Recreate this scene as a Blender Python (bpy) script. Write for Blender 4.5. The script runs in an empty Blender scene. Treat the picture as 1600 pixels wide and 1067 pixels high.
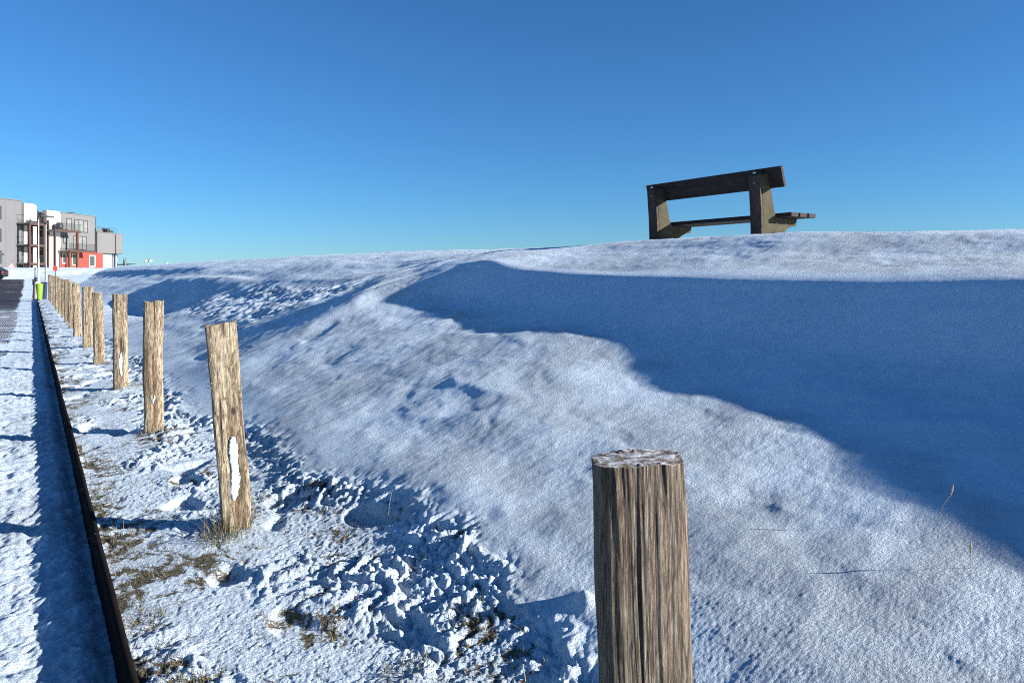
import bpy, math, random
import numpy as np
from mathutils import Vector, Matrix
random.seed(7)
sc = bpy.context.scene
C = sc.collection
EYE = 1.55                                   # lens height above the road
SUN_AZ = (0.965, -0.262); SUN_EL = math.radians(17.6)

# ------------------------------------------------------------------ camera, world, sun, exposure
cam_d = bpy.data.cameras.new('camera'); cam = bpy.data.objects.new('camera', cam_d); C.objects.link(cam)
cam_d.sensor_width = 36; cam_d.lens = 26.0; cam_d.shift_y = -0.0634
cam_d.clip_start = 0.05; cam_d.clip_end = 9000
cam.location = (0, 0, EYE); cam.rotation_euler = (math.radians(90), 0, 0)
sc.camera = cam
w = bpy.data.worlds.new("World"); sc.world = w; w.use_nodes = True
nt = w.node_tree
sky = nt.nodes.new('ShaderNodeTexSky'); sky.sky_type = 'NISHITA'; sky.sun_disc = False
sky.sun_elevation = SUN_EL; sky.sun_rotation = math.atan2(SUN_AZ[0], SUN_AZ[1])
sky.air_density = 0.92; sky.dust_density = 0.0; sky.ozone_density = 9.0; sky.altitude = 0
hs = nt.nodes.new('ShaderNodeHueSaturation'); hs.inputs['Saturation'].default_value = 1.0
nt.links.new(sky.outputs[0], hs.inputs['Color'])
tn = nt.nodes.new('ShaderNodeMix'); tn.data_type='RGBA'; tn.blend_type='MULTIPLY'; tn.inputs[0].default_value=1; tn.inputs[7].default_value=(.88,1.0,.96,1)
nt.links.new(hs.outputs[0], tn.inputs[6])
bg = nt.nodes['Background']; bg.inputs['Strength'].default_value = 0.059
nt.links.new(tn.outputs[2], bg.inputs['Color'])
sv = Vector((SUN_AZ[0]*math.cos(SUN_EL), SUN_AZ[1]*math.cos(SUN_EL), math.sin(SUN_EL))).normalized()
sl = bpy.data.lights.new('sun', 'SUN'); sl.energy = 5.0; sl.angle = math.radians(0.55); sl.color = (1.0, 0.94, 0.87)
so = bpy.data.objects.new('sun', sl); C.objects.link(so); so.rotation_euler = sv.to_track_quat('Z', 'Y').to_euler()
sc.view_settings.view_transform = 'Standard'; sc.view_settings.look = 'None'
sc.view_settings.exposure = 1.42; sc.view_settings.gamma = 1.0
sc.cycles.use_denoising = False; sc.cycles.filter_width = 1.05; sc.cycles.use_adaptive_sampling = False; sc.cycles.max_bounces = 4; sc.cycles.diffuse_bounces = 3; sc.cycles.sample_clamp_indirect = 2.0

# ------------------------------------------------------------------ helpers
D = (-0.5449, 0.8385); N = (0.8385, 0.5449)      # along the dike, up the dike
def W(a, t, z=0.0): return (a*N[0]+t*D[0], a*N[1]+t*D[1], z)
def link(name, me, mat=None, parent=None):
    o = bpy.data.objects.new(name, me); C.objects.link(o)
    if mat is not None: me.materials.append(mat)
    if parent is not None: o.parent = parent
    return o
def tag(o, label=None, cat=None, group=None, kind=None):
    if label: o['label'] = label
    if cat: o['category'] = cat
    if group: o['group'] = group
    if kind: o['kind'] = kind
    return o
def empty(name, loc=(0,0,0), rz=0.0):
    o = bpy.data.objects.new(name, None); C.objects.link(o); o.location = loc; o.rotation_euler = (0,0,rz); o.empty_display_size = .2
    return o
class MB:
    def __init__(s): s.v=[]; s.f=[]
    def box(s, x0,x1,y0,y1,z0,z1):
        b=len(s.v); s.v += [(x0,y0,z0),(x1,y0,z0),(x1,y1,z0),(x0,y1,z0),(x0,y0,z1),(x1,y0,z1),(x1,y1,z1),(x0,y1,z1)]
        s.f += [tuple(b+i for i in q) for q in ((3,2,1,0),(4,5,6,7),(0,1,5,4),(1,2,6,5),(2,3,7,6),(3,0,4,7))]
        return s
    def prism(s, pts, axis, lo, hi):          # outline pts in the plane across axis
        n=len(pts); b=len(s.v)
        def P(p,h):
            return (h,p[0],p[1]) if axis==0 else ((p[0],h,p[1]) if axis==1 else (p[0],p[1],h))
        s.v += [P(p,lo) for p in pts]+[P(p,hi) for p in pts]
        s.f += [tuple(b+i for i in range(n)), tuple(b+n+i for i in reversed(range(n)))]
        s.f += [(b+i, b+n+i, b+n+(i+1)%n, b+(i+1)%n) for i in range(n)]
        return s
    def tube(s, p, q, r0, r1=None, n=12):
        r1 = r0 if r1 is None else r1
        p=Vector(p); q=Vector(q); d=(q-p).normalized(); u=d.orthogonal().normalized(); v=d.cross(u); b=len(s.v)
        for c,r in ((p,r0),(q,r1)):
            for i in range(n):
                t=2*math.pi*i/n; s.v.append(tuple(c+u*(r*math.cos(t))+v*(r*math.sin(t))))
        s.f += [(b+i,b+(i+1)%n,b+n+(i+1)%n,b+n+i) for i in range(n)]
        s.f += [tuple(b+i for i in reversed(range(n))), tuple(b+n+i for i in range(n))]
        return s
    def lathe(s, c, prof, n=24, sx=1, sy=1):
        b=len(s.v)
        for r,z in prof:
            for i in range(n):
                t=2*math.pi*i/n; s.v.append((c[0]+r*sx*math.cos(t), c[1]+r*sy*math.sin(t), c[2]+z))
        m=len(prof)
        for k in range(m-1):
            for i in range(n): s.f.append((b+k*n+i,b+k*n+(i+1)%n,b+(k+1)*n+(i+1)%n,b+(k+1)*n+i))
        s.f += [tuple(b+i for i in reversed(range(n))), tuple(b+(m-1)*n+i for i in range(n))]
        return s
    def build(s, name, mat, parent=None, bevel=0, smooth=False):
        me=bpy.data.meshes.new(name); me.from_pydata(s.v,[],s.f); me.update()
        import bmesh
        bm=bmesh.new(); bm.from_mesh(me); bmesh.ops.recalc_face_normals(bm, faces=bm.faces)
        if bevel: bmesh.ops.bevel(bm, geom=[e for e in bm.edges if e.calc_face_angle(0)>0.6], offset=bevel, segments=2, affect='EDGES', profile=.5)
        bm.to_mesh(me); bm.free()
        if smooth: me.shade_smooth()
        return link(name, me, mat, parent)

def grid_mesh(name, V, nr, nc, wrap=False, smooth=True, keep=None):
    i=np.arange(nr-1)[:,None]; j=np.arange(nc if wrap else nc-1)[None,:]
    j2=(j+1)%nc
    q=np.stack([i*nc+j, i*nc+j2, (i+1)*nc+j2, (i+1)*nc+j],-1).reshape(-1,4)
    if keep is not None: q=q[keep(q)]
    used=np.unique(q); remap=np.full(len(V),-1,np.int64); remap[used]=np.arange(len(used))
    q=remap[q]; V=V[used]
    me=bpy.data.meshes.new(name); me.vertices.add(len(V)); me.vertices.foreach_set('co', V.astype(np.float32).ravel())
    me.loops.add(q.size); me.loops.foreach_set('vertex_index', q.astype(np.int32).ravel())
    me.polygons.add(len(q)); me.polygons.foreach_set('loop_start', np.arange(0,q.size,4,dtype=np.int32))
    me.polygons.foreach_set('loop_total', np.full(len(q),4,np.int32))
    me.update(calc_edges=True); me.validate()
    if smooth: me.shade_smooth()
    return me, used

# gradient noise
_rng=np.random.default_rng(11); _perm=_rng.permutation(512).astype(np.int64); _perm=np.concatenate([_perm,_perm,_perm])
_ang=_rng.random(512)*2*np.pi; _gx=np.cos(_ang); _gy=np.sin(_ang)
def pn(x,y,seed=0):
    x=np.asarray(x,float)+seed*37.17; y=np.asarray(y,float)+seed*91.73
    xi=np.floor(x).astype(np.int64); yi=np.floor(y).astype(np.int64); fx=x-xi; fy=y-yi
    u=fx*fx*fx*(fx*(fx*6-15)+10); v=fy*fy*fy*(fy*(fy*6-15)+10)
    def g(ix,iy,dx,dy):
        h=_perm[_perm[ix&511]+(iy&511)]&511
        return _gx[h]*dx+_gy[h]*dy
    a=g(xi,yi,fx,fy); b=g(xi+1,yi,fx-1,fy); c=g(xi,yi+1,fx,fy-1); d=g(xi+1,yi+1,fx-1,fy-1)
    return 1.5*((a*(1-u)+b*u)*(1-v)+(c*(1-u)+d*u)*v)
def ss(e0,e1,x):
    t=np.clip((x-e0)/(e1-e0),0,1); return t*t*(3-2*t)

# ------------------------------------------------------------------ materials
def mat(name, col=(.5,.5,.5), rough=.7, metal=0.0):
    m=bpy.data.materials.new(name); m.use_nodes=True
    b=m.node_tree.nodes['Principled BSDF']; b.inputs['Base Color'].default_value=(*col,1)
    b.inputs['Roughness'].default_value=rough; b.inputs['Metallic'].default_value=metal
    if rough>=1: b.inputs['Specular IOR Level'].default_value=0.05
    return m, m.node_tree, b
def ramp(t, stops):
    r=t.nodes.new('ShaderNodeValToRGB'); el=r.color_ramp.elements
    while len(el)<len(stops): el.new(0.5)
    for e,(p,c) in zip(el,stops): e.position=p; e.color=(*c,1) if len(c)==3 else c
    return r
def noise(t, vec, scale, detail=4, rough=.6, dist=0):
    n=t.nodes.new('ShaderNodeTexNoise'); n.inputs['Scale'].default_value=scale; n.inputs['Detail'].default_value=detail
    n.inputs['Roughness'].default_value=rough; n.inputs['Distortion'].default_value=dist
    if vec is not None: t.links.new(vec, n.inputs['Vector'])
    return n
def mapping(t, vec, scale=(1,1,1), rot=(0,0,0)):
    m=t.nodes.new('ShaderNodeMapping'); m.inputs['Scale'].default_value=scale; m.inputs['Rotation'].default_value=rot
    t.links.new(vec, m.inputs['Vector']); return m.outputs[0]
def simple(name, col, rough=.7, var=.15, scale=3, metal=0, bump=.1):
    m,t,b=mat(name,col,rough,metal); tc=t.nodes.new('ShaderNodeTexCoord')
    n=noise(t,tc.outputs['Object'],scale,6)
    r=ramp(t,[(.3,tuple(c*(1-var) for c in col)),(.7,tuple(min(1,c*(1+var)) for c in col))])
    t.links.new(n.outputs['Fac'],r.inputs[0]); t.links.new(r.outputs[0],b.inputs['Base Color'])
    bp=t.nodes.new('ShaderNodeBump'); bp.inputs['Strength'].default_value=bump; bp.inputs['Distance'].default_value=.02
    n2=noise(t,tc.outputs['Object'],scale*8,4); t.links.new(n2.outputs['Fac'],bp.inputs['Height']); t.links.new(bp.outputs[0],b.inputs['Normal'])
    return m
SNOW=(.80,.845,.90)
def snow_ground(name, bare_stops, brick=False):
    m,t,b=mat(name,SNOW,.55); tc=t.nodes.new('ShaderNodeTexCoord')
    at=t.nodes.new('ShaderNodeAttribute'); at.attribute_name='bare'
    n=noise(t,tc.outputs['Object'],9,5,.65); 
    cr=ramp(t,[(.35,(.49,.60,.69)),(.65,(.56,.66,.74))]); t.links.new(n.outputs['Fac'],cr.inputs[0])
    n3=noise(t,tc.outputs['Object'],25,5,.7); br=ramp(t,bare_stops); t.links.new(n3.outputs['Fac'],br.inputs[0])
    barecol=br.outputs[0]
    if brick:
        mp=mapping(t,tc.outputs['Object'],rot=(0,0,-math.atan2(N[1],N[0])))
        bk=t.nodes.new('ShaderNodeTexBrick'); bk.inputs['Scale'].default_value=4.5; bk.inputs['Mortar Size'].default_value=.035
        bk.inputs['Color1'].default_value=(.035,.026,.024,1); bk.inputs['Color2'].default_value=(.02,.016,.016,1); bk.inputs['Mortar'].default_value=(.6,.64,.70,1)
        t.links.new(mp,bk.inputs['Vector'])
        a2=t.nodes.new('ShaderNodeAttribute'); a2.attribute_name='brick'
        mx=t.nodes.new('ShaderNodeMix'); mx.data_type='RGBA'; t.links.new(a2.outputs['Fac'],mx.inputs[0])
        t.links.new(barecol,mx.inputs[6]); t.links.new(bk.outputs['Color'],mx.inputs[7]); barecol=mx.outputs[2]
    # break the snow edge up with fine noise
    n4=noise(t,tc.outputs['Object'],70,5,.8)
    ad=t.nodes.new('ShaderNodeMath'); ad.operation='MULTIPLY_ADD'; t.links.new(n4.outputs['Fac'],ad.inputs[0]); ad.inputs[1].default_value=1.5
    t.links.new(at.outputs['Fac'],ad.inputs[2])
    er=ramp(t,[(.86,(0,0,0)),(1.0,(1,1,1))]); t.links.new(ad.outputs[0],er.inputs[0])
    mx=t.nodes.new('ShaderNodeMix'); mx.data_type='RGBA'; t.links.new(er.outputs[0],mx.inputs[0])
    t.links.new(cr.outputs[0],mx.inputs[6]); t.links.new(barecol,mx.inputs[7]); t.links.new(mx.outputs[2],b.inputs['Base Color'])
    bp=t.nodes.new('ShaderNodeBump'); bp.inputs['Strength'].default_value=1.0; bp.inputs['Distance'].default_value=.040
    ra=t.nodes.new('ShaderNodeAttribute'); ra.attribute_name='crust'; t.links.new(ra.outputs['Fac'],bp.inputs['Strength'])
    n2=noise(t,mapping(t,tc.outputs['Object'],(70,100,80),(0,0,-math.atan2(N[1],N[0]))),1,4,.7); t.links.new(n2.outputs['Fac'],bp.inputs['Height']); t.links.new(bp.outputs[0],b.inputs['Normal'])
    return m
M={}
M['snow_slope']=snow_ground('snow_and_turf',[(.3,(.035,.03,.014)),(.5,(.09,.07,.035)),(.7,(.20,.16,.08))])
M['road']=snow_ground('snowy_pavers',[(.3,(.014,.011,.011)),(.7,(.032,.024,.022))],brick=True)
def snow_lump(name='loose_snow'):
    m,t,b=mat(name,(.56,.66,.73),.5); tc=t.nodes.new('ShaderNodeTexCoord')
    bp=t.nodes.new('ShaderNodeBump'); bp.inputs['Strength'].default_value=.5; bp.inputs['Distance'].default_value=.004
    n2=noise(t,tc.outputs['Object'],120,3,.7); t.links.new(n2.outputs['Fac'],bp.inputs['Height']); t.links.new(bp.outputs[0],b.inputs['Normal'])
    return m
M['snow']=snow_lump()
def wood(name, cols, frost=.0, lichen=.25, fine=1.0):
    m,t,b=mat(name,cols[1],.85); tc=t.nodes.new('ShaderNodeTexCoord'); oi=t.nodes.new('ShaderNodeObjectInfo')
    va=t.nodes.new('ShaderNodeVectorMath'); va.operation='MULTIPLY_ADD'; 
    t.links.new(oi.outputs['Random'],va.inputs[0]); va.inputs[1].default_value=(7,5,9); t.links.new(tc.outputs['Object'],va.inputs[2])
    P=va.outputs[0]
    n1=noise(t,mapping(t,P,(100*fine,100*fine,15)),1,9,.78,.35); n2=noise(t,mapping(t,P,(10,10,.9)),1,5,.6,.3)
    n3=noise(t,P,3.5,4)
    r1=ramp(t,[(.36,cols[0]),(.46,cols[1]),(.55,cols[2]),(.68,cols[3])]); t.links.new(n1.outputs['Fac'],r1.inputs[0])
    r2=ramp(t,[(.30,(.30,.24,.19)),(.43,(.80,.76,.72)),(.55,(1,1,1)),(.72,(1.3,1.28,1.25))]); t.links.new(n2.outputs['Fac'],r2.inputs[0])
    mu=t.nodes.new('ShaderNodeMix'); mu.data_type='RGBA'; mu.blend_type='MULTIPLY'; mu.inputs[0].default_value=1
    t.links.new(r1.outputs[0],mu.inputs[6]); t.links.new(r2.outputs[0],mu.inputs[7]); col=mu.outputs[2]
    n5=noise(t,mapping(t,P,(34*fine,34*fine,3.2)),1,5,.6,.8); sb=t.nodes.new('ShaderNodeMath'); sb.operation='SUBTRACT'; t.links.new(n5.outputs['Fac'],sb.inputs[0]); sb.inputs[1].default_value=.5
    ab=t.nodes.new('ShaderNodeMath'); ab.operation='ABSOLUTE'; t.links.new(sb.outputs[0],ab.inputs[0])
    rc=ramp(t,[(0,(.12,.09,.07)),(.012,(.30,.26,.22)),(.03,(1,1,1))]); t.links.new(ab.outputs[0],rc.inputs[0])
    m5=t.nodes.new('ShaderNodeMix'); m5.data_type='RGBA'; m5.blend_type='MULTIPLY'; m5.inputs[0].default_value=.85; t.links.new(col,m5.inputs[6]); t.links.new(rc.outputs[0],m5.inputs[7]); col=m5.outputs[2]
    # weather cracks: crease attribute from the carved mesh
    at=t.nodes.new('ShaderNodeAttribute'); at.attribute_name='crack'
    mc=t.nodes.new('ShaderNodeMix'); mc.data_type='RGBA'; t.links.new(at.outputs['Fac'],mc.inputs[0]); t.links.new(col,mc.inputs[6]); mc.inputs[7].default_value=(.018,.012,.008,1); col=mc.outputs[2]
    ln=ramp(t,[(.55,(0,0,0)),(.75,(lichen,)*3)]); t.links.new(n3.outputs['Fac'],ln.inputs[0])
    ml=t.nodes.new('ShaderNodeMix'); ml.data_type='RGBA'; t.links.new(ln.outputs[0],ml.inputs[0]); t.links.new(col,ml.inputs[6]); ml.inputs[7].default_value=(.16,.17,.07,1); col=ml.outputs[2]
    # rot stain low down the face
    st=t.nodes.new('ShaderNodeAttribute'); st.attribute_name='stain'
    ms=t.nodes.new('ShaderNodeMix'); ms.data_type='RGBA'; ms.blend_type='MULTIPLY'; t.links.new(st.outputs['Fac'],ms.inputs[0]); t.links.new(col,ms.inputs[6]); ms.inputs[7].default_value=(.36,.22,.14,1); col=ms.outputs[2]
    if frost:
        ge=t.nodes.new('ShaderNodeNewGeometry'); sx=t.nodes.new('ShaderNodeSeparateXYZ'); t.links.new(ge.outputs['True Normal'],sx.inputs[0])
        nf=noise(t,P,38,5,.75); mm=t.nodes.new('ShaderNodeMath'); mm.operation='MULTIPLY'; t.links.new(sx.outputs['Z'],mm.inputs[0]); t.links.new(nf.outputs['Fac'],mm.inputs[1])
        fr=ramp(t,[(.42,(0,0,0)),(.60,(frost,)*3)]); t.links.new(mm.outputs[0],fr.inputs[0])
        mf=t.nodes.new('ShaderNodeMix'); mf.data_type='RGBA'; t.links.new(fr.outputs[0],mf.inputs[0]); t.links.new(col,mf.inputs[6]); mf.inputs[7].default_value=(.68,.73,.8,1); col=mf.outputs[2]
    t.links.new(col,b.inputs['Base Color'])
    bp=t.nodes.new('ShaderNodeBump'); bp.inputs['Strength'].default_value=1.0; bp.inputs['Distance'].default_value=.006
    t.links.new(n1.outputs['Fac'],bp.inputs['Height']); t.links.new(bp.outputs[0],b.inputs['Normal'])
    return m
M['oak']=wood('weathered_oak',[(.05,.035,.022),(.18,.14,.09),(.33,.28,.195),(.52,.46,.35)],frost=.0,lichen=.2)
M['oak_grey']=wood('grey_weathered_oak',[(.03,.022,.016),(.105,.078,.054),(.21,.17,.125),(.42,.365,.29)],frost=.85,lichen=.12,fine=2.3)
M['plank']=wood('rear_shade_wood',[(.012,.008,.006),(.035,.022,.016),(.06,.038,.028),(.09,.06,.045)],lichen=0,fine=.7)  # dark tone standing in for shade behind the bench supports
M['concrete']=simple('bench_concrete',(.066,.060,.042),1.0,.2,7,bump=.4)
M['kerb']=simple('wet_dark_edging',(.008,.007,.007),1.0,.4,12)
M['steel']=simple('galvanised_wire',(.18,.18,.18),.4,.1,9,metal=.9)

# ------------------------------------------------------------------ terrain height (z relative to the lens)
AC=[.30,.95,1.3,2.0,3.0,4.0,4.4,4.9,5.1,5.25,6.0,6.8,9.0,13.0,20.0,40.0]
ROWS={
 -30:[-1.42,-1.37,-1.35,-1.19,-0.96,-0.73,-0.62,-0.12,0.05,0.09,0.2,0.34,0.4,0.42,-1,-2.6],
 -2.0:[-1.42,-1.37,-1.35,-1.19,-.96,-.73,-.62,-.12,.09,.13,.22,.35,.40,.42,-1.0,-2.6],
 0.0:[-1.42,-1.37,-1.35,-1.19,-0.96,-0.73,-0.62,-0.12,0.02,0.06,0.2,0.34,0.4,0.42,-1,-2.6], 
 1.7:[-1.42,-1.37,-1.34,-1.18,-.94,-.68,-.56,-.18,-.03,.01,.15,.35,.43,.44,-1.0,-2.6],
 3.0:[-1.42,-1.37,-1.34,-1.17,-0.92,-0.69,-0.53,-0.18,-0.04,0.01,0.16,0.38,0.44,0.45,-1,-2.6],
 5.7:[-1.42,-1.37,-1.34,-1.14,-0.82,-0.52,-0.4,-0.12,0,0.04,0.24,0.46,0.48,0.48,-1,-2.6],
 7.5:[-1.42,-1.37,-1.34,-1.13,-0.81,-0.49,-0.36,-0.06,0.07,0.11,0.3,0.46,0.49,0.49,-1,-2.6],
 8.6:[-1.42,-1.37,-1.34,-1.12,-0.79,-0.45,-0.3,0.09,0.22,0.24,0.36,0.44,0.5,0.5,-1,-2.6],
 9.3:[-1.42,-1.37,-1.34,-1.11,-0.76,-0.39,-0.17,0.1,0.18,0.22,0.38,0.44,0.5,0.5,-1,-2.6],
10.1:[-1.42,-1.37,-1.34,-1.11,-0.7,-0.25,-0.11,0.03,0.1,0.15,0.34,0.44,0.5,0.5,-1,-2.6],
11.5:[-1.42,-1.37,-1.34,-1.14,-0.75,-0.37,-0.28,-0.1,-0.03,0.03,0.24,0.4,0.55,0.57,-1,-2.6],
15.0:[-1.42,-1.37,-1.34,-1.16,-0.84,-0.51,-0.37,-0.2,-0.12,-0.06,0.13,0.34,0.63,0.63,-1,-2.6],
20.0:[-1.42,-1.37,-1.35,-1.21,-0.93,-0.61,-0.49,-0.27,-0.19,-0.12,0.16,0.39,0.7,0.72,-1,-2.6],
24.0:[-1.42,-1.37,-1.36,-1.27,-1.19,-0.64,-0.36,-0.08,-0.02,-0.02,0.21,0.4,0.74,0.76,-1,-2.6],
31.5:[-1.42,-1.37,-1.36,-1.26,-1.19,-0.64,-0.36,-0.08,-0.02,0,0.23,0.43,0.8,0.82,-1,-2.6],
38.0:[-1.42,-1.37,-1.35,-1.17,-0.9,-0.56,-0.44,-0.28,-0.22,-0.17,0.1,0.45,0.84,0.88,-1,-2.6],
75.0:[-1.42,-1.37,-1.33,-1.12,-0.87,-0.56,-0.44,-0.28,-0.22,-0.17,0.1,0.54,1.02,1.12,-1,-2.6],
110.:[-1.42,-1.37,-1.33,-1.12,-0.84,-0.5,-0.36,-0.15,-0.05,0.02,0.3,0.6,1.12,1.25,-1,-2.6],
400.:[-1.42,-1.37,-1.33,-1.12,-0.84,-0.5,-0.36,-0.15,-0.05,0.02,0.3,0.6,1.12,1.25,-1,-2.6]}
def pchip(xs, Y, xq):                     # monotone cubic along axis 0 of Y
    xs=np.asarray(xs,float); Y=np.asarray(Y,float); h=np.diff(xs); 
    if Y.ndim==1: Y=Y[:,None]
    d=np.diff(Y,axis=0)/h[:,None]; m=np.zeros_like(Y)
    w1=2*h[1:]+h[:-1]; w2=h[1:]+2*h[:-1]
    with np.errstate(all='ignore'):
        hm=(w1+w2)[:,None]/(w1[:,None]/d[:-1]+w2[:,None]/d[1:])
    m[1:-1]=np.where(d[:-1]*d[1:]>0,hm,0); m[0]=d[0]; m[-1]=d[-1]; m=np.nan_to_num(m)
    k=np.clip(np.searchsorted(xs,xq)-1,0,len(h)-1); s=((xq-xs[k])/h[k])[:,None]; hh=h[k][:,None]
    return (2*s**3-3*s**2+1)*Y[k]+(s**3-2*s**2+s)*hh*m[k]+(-2*s**3+3*s**2)*Y[k+1]+(s**3-s**2)*hh*m[k+1]
_ts=sorted(ROWS); _tq=np.concatenate([np.arange(-30,60,.05),np.arange(60,400.1,1.0)]); _aq=np.arange(.30,40.001,.02)
_tab=pchip(_ts,[ROWS[k] for k in _ts],_tq); _tab=pchip(AC,_tab.T,_aq)      # [a, t]
# ridge line wanders a little so the drift edge is not ruler straight
def base(a,t):
    a=a-(0.09*np.sin(t*.9+.6)+.018*np.sin(t*2.3)+.008*np.sin(t*5.1+1))*ss(3,4.6,a)*(1-ss(6,8,a))
    ac=np.clip(a,.30,39.9); tc=np.clip(t,-29.9,399)
    ia=(ac-.30)/.02; i0=np.floor(ia).astype(int); fa=ia-i0; i0=np.clip(i0,0,len(_aq)-2)
    n1=int(round(90/.05)); 
    it=np.where(tc<60,(tc+30)/.05,n1+(tc-60)); j0=np.clip(np.floor(it).astype(int),0,len(_tq)-2); ft=it-j0
    z=(_tab[i0,j0]*(1-fa)+_tab[i0+1,j0]*fa)*(1-ft)+(_tab[i0,j0+1]*(1-fa)+_tab[i0+1,j0+1]*fa)*ft
    return z
def terrain(a,t,px):
    """z relative to the lens, bare-ground mask, brick mask. px = local mesh spacing"""
    z=base(a,t)
    fade=lambda lam: np.clip((lam/px-1.6)/2.0,0,1)
    nd=np.zeros_like(z)
    road=a<.30
    # --- broad undulation and wind-carved texture on the smooth slope
    sm=ss(1.55,2.1,a)
    shade=ss(4.2,4.9,a)*(1-ss(5.1,5.6,a))*(1-ss(8,10,t))
    und=(.013*pn(a*1.9,t*.33,93)+.018*pn(a*.9,t*.55,1)+.012*pn(a*2.2,t*1.3,2))*sm*(1-.6*ss(4.0,5.0,a)*(t<11))
    dimple=-.025*ss(.12,.95,pn(a*1.5+.25*pn(a*3,t*3,7),t*1.0,3))*sm*(1-ss(4.0,4.6,a))
    mid=(.0045*pn(a*3.3,t*2.6,96)*sm+.0042*pn(a*6+.8*pn(a*4,t*4,8),t*4.2,4)*fade(.16)+.0016*pn(a*11,t*15,5)*fade(.07))*sm*(1-.75*shade)
    fine=(.0010*pn(a*22,t*34,6)*fade(.033)+.0013*pn(a*50,t*74,9)*fade(.015)+.0012*pn(a*110,t*150,10)*fade(.0077))
    grain=fine*(.75+.5*pn(a*1.1,t*.9,12))*(1-.6*shade)
    z=z+np.where(road,0,und+dimple+mid+grain)
    # --- trampled verge between kerb and slope
    edge=1.60+.16*pn(t*.8,t*0+3,13)+.10*pn(t*2.9,t*0+8,14)+.05*pn(t*9,a*9,15)-.25*ss(5.2,8,t)
    tr=(1-ss(-.035,.035,a-edge))*(a>.30)
    lump=np.abs(pn(a*7.5+1.2*pn(a*5,t*5,17),t*5.5,16)); lump2=np.abs(pn(a*17,t*14,18)); lump3=pn(a*38,t*33,19)*fade(.03); lump4=pn(a*80,t*76,20)*fade(.013)
    patch=ss(-.25,.35,pn(a*1.7,t*1.1,21))                       # flatter trodden plates between the clumps
    l5=np.abs(pn(a*29+.6*pn(a*20,t*20,61),t*27,60))*fade(.035); l6=np.abs(pn(a*61,t*57,62))*fade(.017)
    clump=.058*(lump-.15)*(.12+.88*patch)*fade(.14)+.020*(lump2-.15)*(.15+.85*patch)*fade(.06)+(.016*l5+.007*l6)*(.5+.5*patch)+.006*lump3*(.4+.6*patch)+.0042*lump4
    clump=clump*(1-.4*(1-ss(.95,1.3,a))*(1-ss(4.2,5.2,t)))
    holes=-.04*ss(.30,.55,pn(a*3.1,t*2.3,22))
    z=z+tr*(clump+holes-.030)+ (1-tr)*np.where(road,0,.012*ss(.0,.2,a-edge))
    # lip of loose lumps along the edge
    lip=np.exp(-((a-edge+.05)/.10)**2)*(a>.3)
    z=z+lip*(.032*np.abs(pn(a*8,t*7,23))+.022*np.abs(pn(a*19,t*18,24)))*fade(.08)
    bare=tr*(.43+.22*pn(a*13,t*11,94)+1.05*(.12-lump)-.6*lump2 + .42*pn(a*2.3,t*1.6,25))
    bare=bare+tr*.36*(1-ss(.36,.62,a))*(.6+.8*pn(a*6,t*3,26))     # grass shows beside the kerb
    bare=bare-.5*(1-tr)
    # --- broken, ploughed crust further along the slope
    cr=ss(11.5,13,t)*(1-ss(19,23,t))*ss(2.7,3.4,a)*(1-ss(4.5,5.1,a))
    st=np.abs(pn((a*.75-t*.25)*2.0+.4*pn(a*2,t*2,28),(t*.8+a*.3)*4.6+.5*pn(a*4,t*3,95),27))
    z=z+cr*(.10*(st-.2)+.02*pn(a*9,t*9,29)*fade(.1))
    # sastrugi ripples on the back of the spur
    rp=ss(9.6,10.4,t)*(1-ss(13,16,t))*ss(3.9,4.3,a)*(1-ss(5.6,6.3,a))
    z=z+rp*.016*np.sin((t*1.0+a*.55)*16+2.2*pn(a*1.6,t*1.6,30))*fade(.3)
    # small streaky drifts on the plateau lip and far slope
    pl=ss(5.3,5.8,a)*(a<13)
    z=z+pl*(.009*pn(a*1.2,t*.8,31)+.0045*pn(a*5,t*1.3,32)*fade(.2))
    far=ss(22,30,t)*ss(1.5,2.2,a)*(1-ss(4.6,5.4,a))
    z=z+far*.10*pn(a*.55+t*.04,t*.13,33)*(1-.65*ss(33,38,t))
    z=z+.045*np.exp(-(((a-1.75)/.035)**2+((t-2.19)/.05)**2))
    # animal / boot marks
    for (fa,ft,r) in ():
        q=((a-fa)**2+(t-ft)**2)/(r*r); z=z+np.where(q<9,-.035*np.exp(-q**2)+.012*np.exp(-(np.sqrt(q)-1.5)**2*5),0)
    # --- road
    zr=-EYE+.012*pn(a*1.3,t*.7,40)+.030*np.abs(pn(a*6,t*4.2,41))*fade(.15)+.014*np.abs(pn(a*15,t*13,42))*fade(.07)+.005*pn(a*34,t*31,43)*fade(.03)+.002*pn(a*80,t*70,44)*fade(.013)
    zr=zr-.05*ss(.16,.27,a)
    track=.5+.5*np.cos((a+.75)*2*math.pi/.95)
    b1=ss(10,17,t)*(1-ss(36,42,t))*(1-ss(-.62,-.28,a+.10*pn(t*1.1,a*3,52)))*(.55+.5*pn(a*1.6,t*.25,45)+.35*pn(a*.4,t*1.6,46)+.25*ss(14,24,t))
    b2=ss(36,43,t)*(1-ss(92,95,t))*(1-ss(-.75,-.35,a+.1*pn(t*.12,a,47)))*(.8+.3*pn(a*.5,t*.6,48))
    rb=np.clip(np.maximum(b1,b2),0,1.2)
    zr=np.where(rb>.45,-EYE-.004+(zr+EYE)*.12,zr)
    # ramp where the road climbs the dike, then the snow bank in front of the flats
    ru=-EYE+1.25*ss(56,96,t)
    bank=1.32*ss(93,105,t+.8*pn(a*.3,t*.2,50))+ .07*pn(a*.8,t*.5,51)*ss(93,97,t)
    zr=np.where(t>56,np.maximum(zr,ru+(zr+EYE)*.3),zr)+bank
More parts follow.
